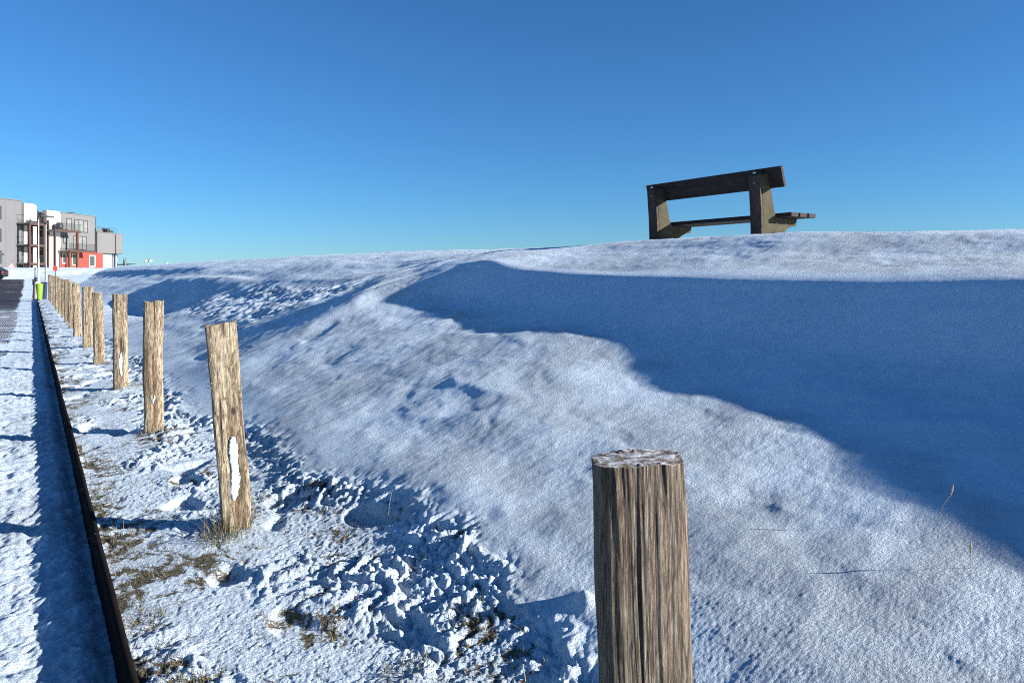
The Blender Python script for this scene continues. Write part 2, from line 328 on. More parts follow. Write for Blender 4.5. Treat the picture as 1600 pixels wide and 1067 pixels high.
    zs=np.where(t>56,np.maximum(z,ru+.13+(.45*ss(80,105,t))*ss(.3,6,a)),z); zs=np.where(t>93,np.maximum(zs,ru+.05+bank),zs)
    z=np.where(road,zr,zs); bare=np.where(road,rb,bare)
    left=a<-14
    bare=np.where(left&(t<90),-.5,bare)
    return z, np.clip(bare,-1,1.3), np.where(road,1-ss(36,46,t),0)
FOOT=[(2.15,3.25,.05),(2.55,4.1,.05),(1.95,2.2,.06),(2.9,5.3,.06),(2.35,6.1,.05),(2.7,2.4,.05),(1.85,5.6,.07),(2.2,7.4,.07),(3.2,6.6,.06),(1.8,7.0,.06)]
def ground_z(a,t):
    z,_,_=terrain(np.array([float(a)]),np.array([float(t)]),np.array([.02])); return float(z[0])+EYE

def build_terrain():
    th=np.concatenate([np.radians(np.arange(-178,-40,3.0)),np.arange(math.radians(-38),math.radians(39),.00112),np.radians(np.arange(42,181,3.0))])
    rs=[.02,.3]
    while rs[-1]<1.75: rs.append(rs[-1]*1.06)
    while rs[-1]<14: rs.append(rs[-1]*1.0024)
    while rs[-1]<60: rs.append(rs[-1]*1.0065)
    while rs[-1]<140: rs.append(rs[-1]*1.006)
    while rs[-1]<6000: rs.append(rs[-1]*1.10)
    r=np.array(rs); R,T=np.meshgrid(r,th,indexing='ij')
    X=(R*np.sin(T)).ravel(); Y=(R*np.cos(T)).ravel()
    a=X*N[0]+Y*N[1]; t=X*D[0]+Y*D[1]
    px=(R*.0017).ravel()
    nr,nc=R.shape
    z,bare,brick=terrain(a,t,px)
    line=np.interp(t,[-6,0,1,2,3,4,5.7,8,9.5],[2.5,2.75,2.95,3.3,3.55,3.75,4.0,4.2,4.4])
    lee=ss(-.05,.35,a-line+.12*pn(a*3,t*3,90))*(1-ss(5.1,5.35,a))*(1-ss(9.3,10.2,t))*(a<6)
    crust=np.clip((.78+.45*pn(a*1.3,t*.8,91)+.25*pn(a*4,t*3,92))*(1-.62*lee),.06,1.0); crust=np.where((a<1.55),np.maximum(crust,.75),crust)
    V=np.stack([X,Y,z+EYE],1)
    def keep_road(q): return a[q].mean(1)<.30
    def keep_slope(q): return a[q].mean(1)>=.30
    for nm,kp,m in (('road',keep_road,M['road']),('snow_slope',keep_slope,M['snow_slope'])):
        me,used=grid_mesh(nm,V,nr,nc,wrap=True,keep=kp)
        for an,arr in (('bare',bare-.3),('brick',brick),('crust',crust)):
            at=me.attributes.new(an,'FLOAT','POINT'); at.data.foreach_set('value',arr[used].astype(np.float32))
        tag(link(nm,me,m),kind='structure')
build_terrain()

# kerb edging: follows the road in short lengths
def build_kerb():
    ts=np.concatenate([np.arange(-6,12,.12),np.arange(12,57,.5)]); V=[]
    for k,t in enumerate(ts):
        w=.002*math.sin(t*1.1)+.001*math.sin(t*5.3); h=EYE-1.412+.003*math.sin(t*1.7)
        for (a,z) in ((.286+w,-.3),(.284+w,h-.012),(.292+w,h),(.308+w,h+.001),(.318+w,h-.01),(.322+w,-.3)): V.append(W(a,t,z))
    me,_=grid_mesh('kerb',np.array(V),len(ts),6,smooth=False); tag(link('kerb',me,M['kerb']),kind='structure')
build_kerb()

# ------------------------------------------------------------------ oak posts
CAPF=(.985,.95,.9,.84,.78,.7,.62,.54,.46,.38,.3,.22,.14,.07,.01)
def post_mesh(seed, w, d, h, na, nz, sq=3.2, bend=(0,0), lean=(0,0), carve=1.0, topn=.02, notch=0, stain=0, slant=0.0, taper=.0, knots=()):
    th=np.linspace(0,2*np.pi,na,endpoint=False); z=np.linspace(-.25,1,nz)
    Z,T=np.meshgrid(z,th,indexing='ij')
    c,s=np.cos(T),np.sin(T); rr=(np.abs(c)**sq+np.abs(s)**sq)**(-1/sq)
    u=c*rr; v=s*rr                                    # unit superellipse
    arc=T/(2*np.pi)*2*(w+d)
    zz=Z*h
    warp=.012*pn(arc*6,zz*1.6,seed+3)
    g1=pn((arc+warp)*70,zz*1.3,seed); g2=pn((arc+warp)*150,zz*3,seed+1); g3=pn((arc+warp)*16,zz*.8,seed+2)
    # wrap seam: fade noise to zero at the seam (back side)
    seam=ss(0,.25,T)*(1-ss(2*np.pi-.25,2*np.pi,T))
    fis=ss(.33,.52,pn((arc+warp*1.5)*62,zz*1.6,seed+5))*ss(.0,.35,pn(arc*9,zz*2.1,seed+6)+.25)
    g4=pn((arc+warp)*260,zz*9,seed+11)
    disp=(.0014*g1+.0009*g2+.0006*g4+.0006*g3-.0042*fis)*carve*seam
    top=ss(.9,1.0,Z)*ss(.15,.35,pn(arc*110,zz*0,seed+9))*(.4+.6*ss(-.2,.3,pn(arc*23,zz*0,seed+10)))
    disp=disp-.004*top*seam*carve
    if notch: disp=disp-notch*np.exp(-((u-.15)/.30)**2)*(v<-.4)*ss(.12,.2,Z)*(1-ss(.42,.5,Z))
    tp=1-taper*Z
    X=(u*w/2*tp)+disp*u; Yv=(v*d/2*tp)+disp*v
    X=X+bend[0]*np.sin(Z*3.1)*(1)+bend[1]*np.sin(Z*6.5+1)+lean[0]*Z
    Yv=Yv+lean[1]*Z
    wob=.0055*pn(arc*5,zz*4.5,seed+12)*carve*seam; X=X+wob*np.sign(u)*np.abs(u)**3; Yv=Yv+.6*wob*v; X=X+.005*pn(zz*3.1,zz*0,seed+13)
    # ragged cut at the top
    rag=topn*pn(arc*14,arc*0,seed+7)+slant*u
    zc=zz+np.where(Z>.5,(Z-.5)*2*rag,0)
    V=np.stack([X,Yv,zc],-1)
    nr=nz; cx=V[-1].mean(0)
    caps=[]
    for f in CAPF:
        g=min(1,(1-f)*2.5); sm=V[-1].copy(); K=max(3,na//10)
        sm=sum(np.roll(V[-1],q,0) for q in range(-K,K+1))/(2*K+1)
        o_=V[-1]*(1-g)+sm*g
        ring=cx+(o_-cx)*np.array([f,f,1.0]); ring[:,2]=cx[2]+(o_[:,2]-cx[2])*f+(.0025*pn(ring[:,0]*70,ring[:,1]*70,seed+8)+.0015*pn(ring[:,0]*180,ring[:,1]*180,seed+18))*f*min(1,(1-f)*12)
        caps.append(ring)
    V=np.concatenate([V]+[r_[None] for r_ in caps],0)
    crack=np.clip(fis*seam*carve+.9*top*seam*carve,0,1)
    st=stain*np.exp(-((u-.12)/.22)**2)*(v<0)*ss(.02,.1,Z)*(1-ss(.45,.75,Z))
    kn=np.zeros_like(zz)
    for (kt,kz,kr) in knots:
        kn=np.maximum(kn,np.exp(-(((arc-kt*(w+d)*2)/kr)**2+((zz-kz)/(kr*2.2))**2)**2))
    crack=np.maximum(crack,kn)
    attr=np.concatenate([crack,np.zeros((len(CAPF),na))],0).ravel(); sta=np.concatenate([st,np.zeros((len(CAPF),na))],0).ravel()
    me,used=grid_mesh('post',V.reshape(-1,3),V.shape[0],na,wrap=True)
    for an,arr in (('crack',attr),('stain',sta)):
        at=me.attributes.new(an,'FLOAT','POINT'); at.data.foreach_set('value',arr[used].astype(np.float32))
    return me
SPEC=[ # t, top z rel lens, width, depth, yaw(deg), label bits
 (.99,-.326,.164,.125,0),(4.30,-.262,.158,.085,24),(7.36,-.225,.165,.120,26),(10.36,-.222,.165,.110,26),(13.65,-.262,.160,.11,28),
 (16.9,-.205,.19,.13,28),(20.1,-.18,.17,.13,30),(23.3,-.15,.18,.13,28),(26.5,-.10,.17,.12,28),(29.7,-.10,.17,.13,30),
 (33.0,-.08,.17,.13,30),(36.2,-.02,.17,.13,30),(39.5,.0,.17,.12,28),(42.8,.03,.17,.13,28),(46.0,.05,.17,.13,28),(49.3,.08,.17,.13,28),(52.6,.10,.17,.13,28)]
PL=['thick grey round oak post in the right foreground, deep cracks and frosted top',
 'flat crooked oak post with a long white snow strip and a wire staple',
 'straight oak post with rot stain low on its face, next behind the crooked flat post',
 'straight oak post with a thin white strip of snow in its lower crack',
 'narrow oak post just behind the post with the thin white snow strip',
 'broad pale oak post, the sixth in the row counted from the grey foreground post',
 ]
POS=['sixth','seventh','eighth','ninth','tenth','eleventh','twelfth']
protos=[]
for k,(t,top,wd,dp,yaw) in enumerate(SPEC):
    a=.92+(0,0,.0,.01,-.01,.02,-.02,.01,0,.02,-.01,0,.01,0,-.01,0,0)[k]
    gz=ground_z(a,t)-.03; h=top+EYE-gz
    if k<6:
        res=[(420,460),(180,260),(140,200),(110,160),(90,120),(80,110)][k]
        me=post_mesh(60+k*11,wd,dp,h,res[0],res[1],sq=(5.0,5,4,3.2,3.0,4)[k],bend=((.003,.002),(.018,.007),(.005,.004),(.004,.003),(.010,.004),(.003,.003))[k],
            lean=((-.045,0),(-.080,.02),(.0,.0),(-.012,0),(-.02,0),(0,0))[k],carve=(.75,.8,1.0,.9,1.2,.9)[k],topn=(.004,.012,.03,.012,.02,.015)[k],
            notch=(0,.018,.006,.012,0,0)[k],stain=(.0,.9,1.0,.8,.5,.2)[k],slant=(.005,.012,.0,.0,-.01,0)[k],taper=(.03,.0,.02,.0,.12,-.03)[k],knots=(((.66,h-.30,.007),(.665,h-.325,.006),(.86,h-.42,.010),(.72,h-.55,.008)),((.80,h-.48,.012),),(),(),(),())[k])
        protos.append((me,h))
    else:
        hh=protos[2+(k*5)%4][1]; me=protos[2+(k*5)%4][0]
    wx,wy,_=W(a,t)
    root=empty('wooden_post',(wx+(.033,.032)[k] if k<2 else wx,wy,gz),math.radians(yaw))
    body=link('post_body',me,None,root)
    if not me.materials: me.materials.append(M['oak_grey'] if k==0 else M['oak'])
    if k>=6: body.scale=(1+.1*math.sin(k*2.3),1,h/hh)
    if k>=6:
        lab='weathered oak post, the %s in the row counted from the grey foreground post'%(['seventh','eighth','ninth','tenth','eleventh','twelfth','thirteenth','fourteenth','fifteenth','sixteenth','seventeenth'][k-6])
    else: lab=PL[k]
    tag(root,lab,'post','split oak posts lining the roadside verge')
    if k==1:
        def strip(z0,z1,x0,wx,y,nm='snow_strip',par=root,seed=0):
            nz=40; na=14; V=[]
            for i in range(nz):
                f=i/(nz-1); z=z0+(z1-z0)*f; ww=wx*(math.sin(math.pi*min(1,max(0,f*.96+.02)))**.45)*(1+.18*math.sin(f*9+seed)); xo=x0+.006*math.sin(f*5+seed)
                for j in range(na):
                    q=2*math.pi*j/na; V.append((xo+ww*math.cos(q)*(1+.34*float(pn(i*.7,seed+math.cos(q)*2.0,80))), y-(.008+.004*float(pn(i*.6,j*.7+seed,81)))*math.sin(q), z))
            me,_=grid_mesh(nm,np.array(V),nz,na,wrap=True); return link(nm,me,M['snow'],par)
        s_=strip(.20,.55,-.006,.025,-dp/2+.008)
        mb=MB(); zc=h*.70
        pts=[(-wd/2-.045,-.02,zc),( -wd/2-.075,-.02,zc+.006),(-wd/2-.082,-.02,zc+.016),(-wd/2-.075,-.02,zc+.027),(-wd/2-.045,-.02,zc+.03)]
        pts=[(p[0]+.012,p[1],p[2]) for p in pts]
        for p,q in zip(pts,pts[1:]): mb.tube(p,q,.0022,n=6)
        mb.build('wire_staple',M['steel'],root,smooth=True)
    if k==3: strip(.17,.46,.004,.018,-dp/2+.004,par=root,seed=2)
    if k==2: strip(.30,.37,.005,.009,-dp/2+.003,par=root,seed=4)
    if k==2:
        mb=MB(); zc=h*.72
        for p,q in zip([(wd/2-.01,-.02,zc),(wd/2+.03,-.02,zc+.004),(wd/2+.036,-.02,zc+.014),(wd/2+.03,-.02,zc+.022)],[(wd/2+.03,-.02,zc+.004),(wd/2+.036,-.02,zc+.014),(wd/2+.03,-.02,zc+.022),(wd/2-.01,-.02,zc+.02)]): mb.tube(p,q,.0022,n=6)
        mb.build('wire_staple',M['steel'],root,smooth=True)

# ------------------------------------------------------------------ bench on the crown (local x = along the dike towards the near end, y = away from us)
def build_bench():
    ox,oy,_=W(8.42,7.56,0)
    ang=math.atan2(-D[1],-D[0])
    zb=.525+EYE
    r=empty('park_bench',(ox,oy,zb),ang)
    tag(r,'dark plank bench on two pale concrete supports, standing on the snowy crest','bench')
    r.scale=(1.185,)*3
    half=.83
    # support outline in (y, z): upright leaning back, curved bracket under the seat
    out=[(-.13,-.35),(.16,-.35),(.165,-.09),(.18,-.01),(.215,.055),(.27,.105),(.35,.135),(.445,.15),(.46,.235),(.10,.235),(.065,.26),(.045,.32),(-.035,.66),(-.055,.74),(-.165,.72),(-.19,.70),(-.155,.30)]
    for s in (-1,1):
        MB().prism(out,0,s*half-.075,s*half+.075).build('concrete_support',M['concrete'],r,bevel=.008)
    bb=MB().prism([(-.055,.575),(-.015,.565),(-.075,.805),(-.115,.795)],0,-half-.24,half+.26)
    p=[(-.028,.56),(.014,.572),(-.052,.80),(-.092,.79)]
    bb=MB().prism(p,0,-half-.24,half+.26); o=bb.build('back_plank',M['plank_x'],r,bevel=.006)
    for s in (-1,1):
        MB().prism([(-.172,-.3),(-.135,-.3),(-.158,.30),(-.193,.70),(-.172,.735),(-.205,.72),(-.225,.70),(-.192,.295)],0,s*half-.078,s*half+.078).build('rear_batten',M['plank'],r,bevel=.004)  # added dark strips: shade on the supports' rear faces put into colour
    for s in (-1,1):
        for zz_ in (.62,.73):
            yy=-.215+(.70-zz_)*.10; MB().tube((s*half,yy-.012,zz_),(s*half,yy+.02,zz_),.013,n=10).build('bolt',M['steel'],r)
    for i,y in enumerate((.10,.26,.42)):
        MB().box(-half-.24,half+.26,y,y+.13,.237,.285).build('seat_plank',M['plank_x'],r,bevel=.006)
def wood_x():
    m=wood('dark_stained_plank_long',[(.006,.004,.003),(.018,.010,.008),(.035,.018,.014),(.07,.042,.03)],lichen=0,fine=.7)
    for n in m.node_tree.nodes:
        if n.type=='MAPPING':
            s=n.inputs['Scale'].default_value; n.inputs['Scale'].default_value=(s[2],s[0],s[0])
    return m
M['plank_x']=wood_x()
build_bench()

# ------------------------------------------------------------------ grass
def blades(items, name, mat_, parent=None):
    """items: (x,y,z,height,width,dirx,diry,curve)"""
    V=[];F=[];col=[]
    for (x,y,z,h,wd,dx,dy,cv,c) in items:
        b=len(V); px,py=-dy,dx; n=5
        for i in range(n+1):
            f=i/n; o=cv*h*f*f; ww=wd*(1-f)**.6*.5+.0002
            cx,cy,cz=x+dx*o,y+dy*o,z+h*f*(1-.35*cv*f)
            V+=[(cx-px*ww,cy-py*ww,cz),(cx+px*ww,cy+py*ww,cz)]; col+=[c,c]
        for i in range(n): F.append((b+2*i,b+2*i+1,b+2*i+3,b+2*i+2))
    me=bpy.data.meshes.new(name); me.from_pydata(V,[],F); me.update()
    at=me.attributes.new('tint','FLOAT','POINT'); at.data.foreach_set('value',np.array(col,np.float32))
    return link(name,me,mat_,parent)
def grass_mat():
    m,t,b=mat('dry_grass',(.2,.17,.08),.8); at=t.nodes.new('ShaderNodeAttribute'); at.attribute_name='tint'
    r=ramp(t,[(0,(.02,.026,.008)),(.4,(.055,.058,.018)),(.75,(.12,.095,.045)),(1,(.24,.19,.10))]); t.links.new(at.outputs['Fac'],r.inputs[0]); t.links.new(r.outputs[0],b.inputs['Base Color']); return m
M['grass']=grass_mat()
def build_grass():
    rg=np.random.default_rng(5)
    n=60000; a=.34+1.5*rg.random(n)**1.3; t=1.2+ (14*rg.random(n)**1.5)
    z,bare,_=terrain(a,t,np.full(n,.01))
    pr=rg.random(n)
    ok=(bare>.22)&(pr<np.clip((bare-.15)*1.5,0,.9))
    it=[]
    for k in np.nonzero(ok)[0]:
        an=rg.random()*6.28; h=.012+.035*rg.random()**1.5
        x,y,_=W(a[k],t[k]); it.append((x,y,z[k]+EYE-.004,h,.0022+.0015*rg.random(),math.cos(an),math.sin(an),.2+1.3*rg.random(),rg.random()))
    tufts=[(6.9,4.0,.5,40,.035),(6.8,5.2,.5,40,.03),(6.95,2.9,.4,25,.03),(6.5,8.6,.25,12,.04),(.90,4.22,.13,170,.16),(1.02,4.38,.10,130,.14),(.84,4.15,.10,80,.10),(1.0,7.25,.10,60,.10),(.86,7.28,.08,50,.08),(1.06,10.3,.16,70,.14),(1.22,4.62,.10,90,.05),(1.42,4.45,.03,70,.045),
           (.40,3.4,.10,60,.06),(.42,4.6,.12,80,.06),(.45,2.75,.10,70,.06),(.38,5.6,.15,70,.06),(1.1,2.35,.10,90,.05),(1.45,2.55,.08,80,.05),(.9,2.1,.1,90,.05),(1.2,1.9,.12,100,.05),(.6,2.2,.06,60,.07),(1.55,3.1,.1,60,.05)]
    for (ta,tt,rad,cnt,hh) in tufts:
        for i in range(cnt):
            q=rg.random()*6.28; rr=rad*rg.random()**.6; aa=ta+rr*math.cos(q); t2=tt+rr*math.sin(q)
            x,y,_=W(aa,t2); z0=ground_fast(aa,t2)
            an=q+rg.normal()*.8; dx,dy,_=W(math.cos(an),math.sin(an)); it.append((x,y,z0-.006,hh*(.4+.8*rg.random()),.002+.0018*rg.random(),dx,dy,.2+1.0*rg.random(),rg.random()**.8))
    o=blades(it,'grass',M['grass']); tag(o,'short dry grass poking through trampled snow along the kerb and posts','grass',kind='stuff')
def ground_fast(a,t): return ground_z(a,t)
build_grass()

# single dry stems standing in the drift
def stem(a,t,h,lean,label,headed=True):
    z=ground_z(a,t); x,y,_=W(a,t,0)
    r=empty('grass_stem',(x,y,z),0); mb=MB(); p=Vector((0,0,-.02)); L=Vector(lean)
    for i in range(7):
        f=(i+1)/7; q=Vector((L.x*h*f*f,L.y*h*f*f,h*f)); mb.tube(p,q,.0007*(1-.5*f)+.0004,n=6); p=q
    mb.build('stalk',M['straw'],r)
    if headed:
        m2=MB(); u=Vector((L.x*.6,L.y*.6,1)).normalized()
        m2.tube(p,p+u*.02,.0015,.0045,6); m2.tube(p+u*.02,p+u*.045,.0045,.001,6); m2.build('seed_head',M['straw'],r)
    tag(r,label,'grass stem','dry grass stems standing in the drifted snow')
M['straw']=simple('straw',(.40,.33,.22),.8,.2,30)
stem(2.95,1.50,.095,(.45,0,0),'pale curved grass stem with seed head, standing at the edge of the blue shadow')
stem(2.70,1.27,.05,(.02,0,0),'short upright dark grass stem in sunlit snow right of the big foreground post')
stem(1.62,3.72,.16,(.12,.1,0),'tall thin grass stem rising from the trampled hollow beside the verge',False)

# ------------------------------------------------------------------ building block far along the road
M['grey']=simple('grey_cladding',(.105,.106,.112),.7,.07,.6,bump=.05)
M['lightgrey']=simple('pale_grey_cladding',(.12,.12,.118),.7,.06,.6,bump=.05)
M['white']=simple('white_render',(.44,.43,.39),.8,.05,.8,bump=.05)
M['red']=simple('red_render',(.27,.035,.022),.8,.08,.9,bump=.05)
M['rust']=simple('rust_brown_steel',(.05,.022,.018),.6,.15,4)
M['dark']=simple('dark_frame',(.03,.032,.035),.5,.1,5)
M['roofedge']=simple('roof_edge',(.10,.12,.12),.5,.1,5)
M['glass']=mat('window_glass',(.05,.06,.06),.08)[0]
M['curtain']=simple('curtained_glass',(.16,.17,.16),.25,.25,2)
M['brown']=simple('brown_timber',(.10,.045,.025),.7,.15,5)
M['slab']=simple('balcony_slab',(.22,.21,.19),.8,.1,3)
P0=(-65.8,95.0); BROT=math.atan2(.985,.1705)
def railing(mb,x0,x1,y,z,h=1.0,step=.14,side0=None,side1=None):
    mb.box(x0,x1,y-.02,y+.02,z+h-.04,z+h)
    n=max(2,int((x1-x0)/step))
    for i in range(n+1):
        x=x0+(x1-x0)*i/n; mb.box(x-.012,x+.012,y-.012,y+.012,z,z+h-.04)
def window(par,x0,x1,z0,z1,y,frame,pane,mull=0,fw=.10):
    mb=MB(); d=.06
    mb.box(x0,x1,y-d,y-.003,z0,z0+fw).box(x0,x1,y-d,y-.003,z1-fw,z1).box(x0,x0+fw,y-d,y-.003,z0+fw,z1-fw).box(x1-fw,x1,y-d,y-.003,z0+fw,z1-fw)
    for k in range(mull):
        xm=x0+(x1-x0)*(k+1)/(mull+1); mb.box(xm-.05,xm+.05,y-d+.004,y-.003,z0+fw,z1-fw)
    f=mb.build('window',frame,par); MB().box(x0+fw,x1-fw,y-.025,y-.004,z0+fw,z1-fw).build('pane',pane,f); return f
def round_tower(x0,x1,y0,y1,z0,z1,rad,left=False):
    pts=[(x0,z0),(x1,z0)]
    for i in range(7):
        q=math.pi/2*i/6; pts.append((x1-rad+rad*math.cos(q),z1-rad+rad*math.sin(q)))
    pts.append((x0,z1)); return MB().prism(pts,1,y0,y1)
def build_blocks():
    # first block: grey, with the white stair tower and steel balconies
    b=empty('apartment_building',(P0[0],P0[1],0),BROT)
    tag(b,'grey clad apartment block with white stair tower and brown steel balconies, leftmost','building')
    MB().prism([(-14,0),(3.4,0),(4.15,.75),(4.15,9),(-14,9)],2,0,11.55).build('wall',M['grey'],b)
    MB().prism([(-14.1,-.1),(3.45,-.1),(4.25,.7),(4.25,9.1),(-14.1,9.1)],2,11.553,11.70).build('roof_edge',M['roofedge'],b)
    mb=MB()
    for z in (3.3,5.9,8.7): mb.box(-14,3.38,-.012,-.002,z-.02,z+.02)
    for x in (-1.9,.9,2.5): mb.box(x-.02,x+.02,-.016,-.004,1.2,11.5)
    mb.build('cladding_joint',M['roofedge'],b)
    for z0 in (8.9,6.0,3.2): window(b,-1.7,.22,z0,z0+1.7,0,M['dark'],M['glass'],1)
    MB().tube((3.75,.2,1),(3.75,.2,11.4),.06,n=8).build('downpipe',M['dark'],b)
    round_tower(4.22,6.35,.4,5.0,0,11.40,.45).build('stair_tower',M['white'],b)
    for z in (8.6,5.75,3.3):
        s=MB().box(2.55,5.3,-2.0,.38,z-.10,z+.06).build('balcony',M['slab'],b)
        MB().box(2.5,5.35,-2.06,-2.0,z-.26,z+.05).build('edge_beam',M['rust'],s)
        m=MB(); railing(m,2.6,5.25,-1.97,z+.06); 
        m.box(2.58,2.62,-2,.3,z+1.02,z+1.06); m.build('railing',M['dark'],s)
        MB().box(2.7,2.9,-1.9,.3,z-.3,z-.1).build('joist',M['rust'],s); MB().box(5.0,5.2,-1.9,.3,z-.3,z-.1).build('joist',M['rust'],s)
    for x in (2.5,4.9):
        MB().box(x,x+.28,-2.0,-1.72,0,8.34 if x<3 else 10.0).build('column',M['rust'],b)
        MB().box(x+.3,x+.5,.1,.3,0,8.3).build('column',M['rust'],b)
    MB().box(4.3,6.6,-2.15,-1.7,9.55,9.78).build('canopy_beam',M['dark'],b)
    # second block: recess, white tower, pale grey storeys over red ground floor
    c=empty('apartment_building',(P0[0],P0[1],0),BROT)
    tag(c,'pale grey and red block with white tower and roof terrace, farther right','building')
    MB().box(6.5,7.6,2.2,9,0,10.55).box(7.6,10.1,.7,9,0,10.5).build('recess_wall',M['grey'],c)
    MB().box(6.6,7.5,2.12,2.19,3.0,4.9).box(6.6,7.5,2.12,2.19,5.9,7.9).build('recess_glazing',mat('green_glass',(.10,.17,.15),.15)[0],c)
    MB().box(6.9,7.5,1.2,2.1,9.3,10.7).build('vent_box',M['dark'],c)
    for z in (8.0,5.3,2.9):
        MB().box(6.4,7.55,-.4,2.1,z-.15,z+.05).build('landing',M['rust'],c)
    for x in (6.55,7.35): MB().box(x,x+.22,-.5,-.28,0,9.3).build('column',M['rust'],c)
    round_tower(7.65,10.08,.0,.69,0,10.75,.35).build('stair_tower',M['white'],c)
    MB().prism([(10.1,.25),(17.1,.25),(17.7,.9),(17.7,9),(10.1,9)],2,5.13,10.60).build('wall',M['lightgrey'],c)
    MB().prism([(10.1,.15),(17.15,.15),(17.82,.85),(17.82,9.1),(10.1,9.1)],2,10.603,10.72).build('roof_edge',M['roofedge'],c)
    MB().box(13.8,14.7,1.5,2.3,10.722,11.0).build('roof_vent',M['dark'],c)
    MB().prism([(17.703,.3),(23.2,.3),(24.8,1.5),(24.8,9),(17.703,9)],2,5.13,8.25).build('terrace_wing',M['lightgrey'],c)
    MB().prism([(17.72,.24),(23.23,.24),(24.88,1.46),(24.88,9.1),(17.72,9.1)],2,8.253,8.36).build('terrace_edge',M['roofedge'],c)
    mb=MB(); railing(mb,17.75,22.0,.34,8.36,.75,.4); mb.build('terrace_railing',M['steel'],c)
    m=MB()
    for i in range(16): m.box(17.9+i*.31,17.92+i*.31,.286,.296,5.2,8.2)
    for i in range(22): m.box(10.3+i*.31,10.32+i*.31,.236,.246,5.2,10.5)
    m.build('cladding_joint',simple('joint',(.2,.19,.175),.8,.05),c)
    MB().prism([(10.1,.35),(18.95,.35),(18.95,9),(10.1,9)],2,0,5.126).build('ground_floor',M['red'],c)
    MB().box(18.953,22.9,.95,9,0,5.1).build('sheltered_wall',simple('pale_blue_wall',(.28,.33,.37),.7,.05),c)
    MB().box(21.75,21.95,.5,.7,0,5.1).build('porch_post',M['dark'],c)
    MB().tube((21.6,.22,5.2),(21.6,.22,8.1),.07,n=8).build('downpipe',M['dark'],c)
    MB().tube((21.6,.22,5.18),(22.3,.45,4.7),.07,n=8).build('downpipe',M['dark'],c)
    MB().tube((17.15,.1,8.3),(17.15,.1,10.5),.06,n=8).build('downpipe',M['dark'],c)
    window(c,12.95,15.6,8.05,9.9,.25,M['dark'],M['curtain'],2); window(c,12.8,15.4,5.45,7.5,.25,M['dark'],M['curtain'],2)
    window(c,11.5,12.5,8.15,9.95,.25,M['dark'],M['curtain'],0); window(c,10.9,11.6,6.3,7.4,.25,M['dark'],M['curtain'],0)
    for x0,x1,z0,z1 in ((10.75,11.55,3.35,4.95),(12.6,13.9,3.15,4.9),(16.0,17.3,3.0,4.75)): window(c,x0,x1,z0,z1,.35,M['white'],M['glass'],0,.16)
    for (x0,x1,z) in ((6.9,11.6,8.05),(9.6,14.6,5.30)):
        s=MB().box(x0,x1,-1.9,.2,z-.22,z).build('balcony',M['slab'],c)
        MB().box(x0-.05,x1+.05,-1.98,-1.9,z-.30,z+.02).build('edge_beam',M['rust'],s)
        m=MB(); railing(m,x0,x1,-1.88,z,.95); m.build('railing',M['dark'],s)
    MB().box(11.15,11.45,-1.85,-1.55,0,7.82).build('column',M['brown'],c)
    MB().box(9.65,9.9,-1.85,-1.55,0,5.08).build('column',M['brown'],c)
    MB().box(7.0,7.2,-1.85,-1.6,0,7.8).build('column',M['rust'],c)
    # things on the balcony and the roof terrace
    def onb(name,mb,m_,lab,cat,**k):
        o=mb.build(name,m_,None,**k); o.location=(P0[0],P0[1],0); o.rotation_euler=(0,0,BROT); tag(o,lab,cat); return o
    onb('balcony_cover',MB().lathe((8.9,-.9,8.06),[(.30,0),(.44,.15),(.50,.5),(.45,.85),(.25,1.02),(.05,1.05)],16),M['dark'],'dark rounded cover standing on the upper balcony by the white tower','cover',smooth=True)
    onb('planter_box',MB().box(17.9,19.3,.7,1.2,8.364,8.80).box(17.95,19.25,.75,1.15,8.80,8.86),M['roofedge'],'long low dark planter on the roof terrace beside the upper storey','planter')
    onb('lounge_sofa',MB().box(20.6,22.1,1.0,1.8,8.364,8.75).box(20.6,22.1,1.6,1.82,8.75,9.1).box(20.6,20.8,1.0,1.6,8.75,8.95),M['dark'],'dark garden sofa at the outer corner of the roof terrace','sofa')
    for i,(x,lab) in enumerate(((19.5,'dark garden chair under the porch, nearer the red wall'),(20.7,'dark garden chair under the porch, nearer the porch post'))):
        onb('garden_chair',MB().box(x,x+.55,1.2,1.75,3.05,3.12).box(x,x+.55,1.72,1.78,3.12,3.75).box(x,x+.05,1.2,1.25,2.0,3.05).box(x+.5,x+.55,1.2,1.25,2.0,3.05).box(x,x+.05,1.7,1.75,2.0,3.05).box(x+.5,x+.55,1.7,1.75,2.0,3.05),M['dark'],lab,'chair')
    onb('folded_parasol',MB().tube((22.9,-.4,1.8),(23.0,-.4,4.6),.04,n=8).tube((22.9,-.4,3.3),(22.75,-.4,4.3),.28,.12,10),M['dark'],'dark folded parasol at the right end of the building','parasol')
    onb('awning',MB().prism([(23.1,3.35),(24.9,3.55),(25.0,3.62),(23.1,3.48)],1,-.8,1.2),M['dark'],'small sloping dark awning just right of the building end','awning')
build_blocks()

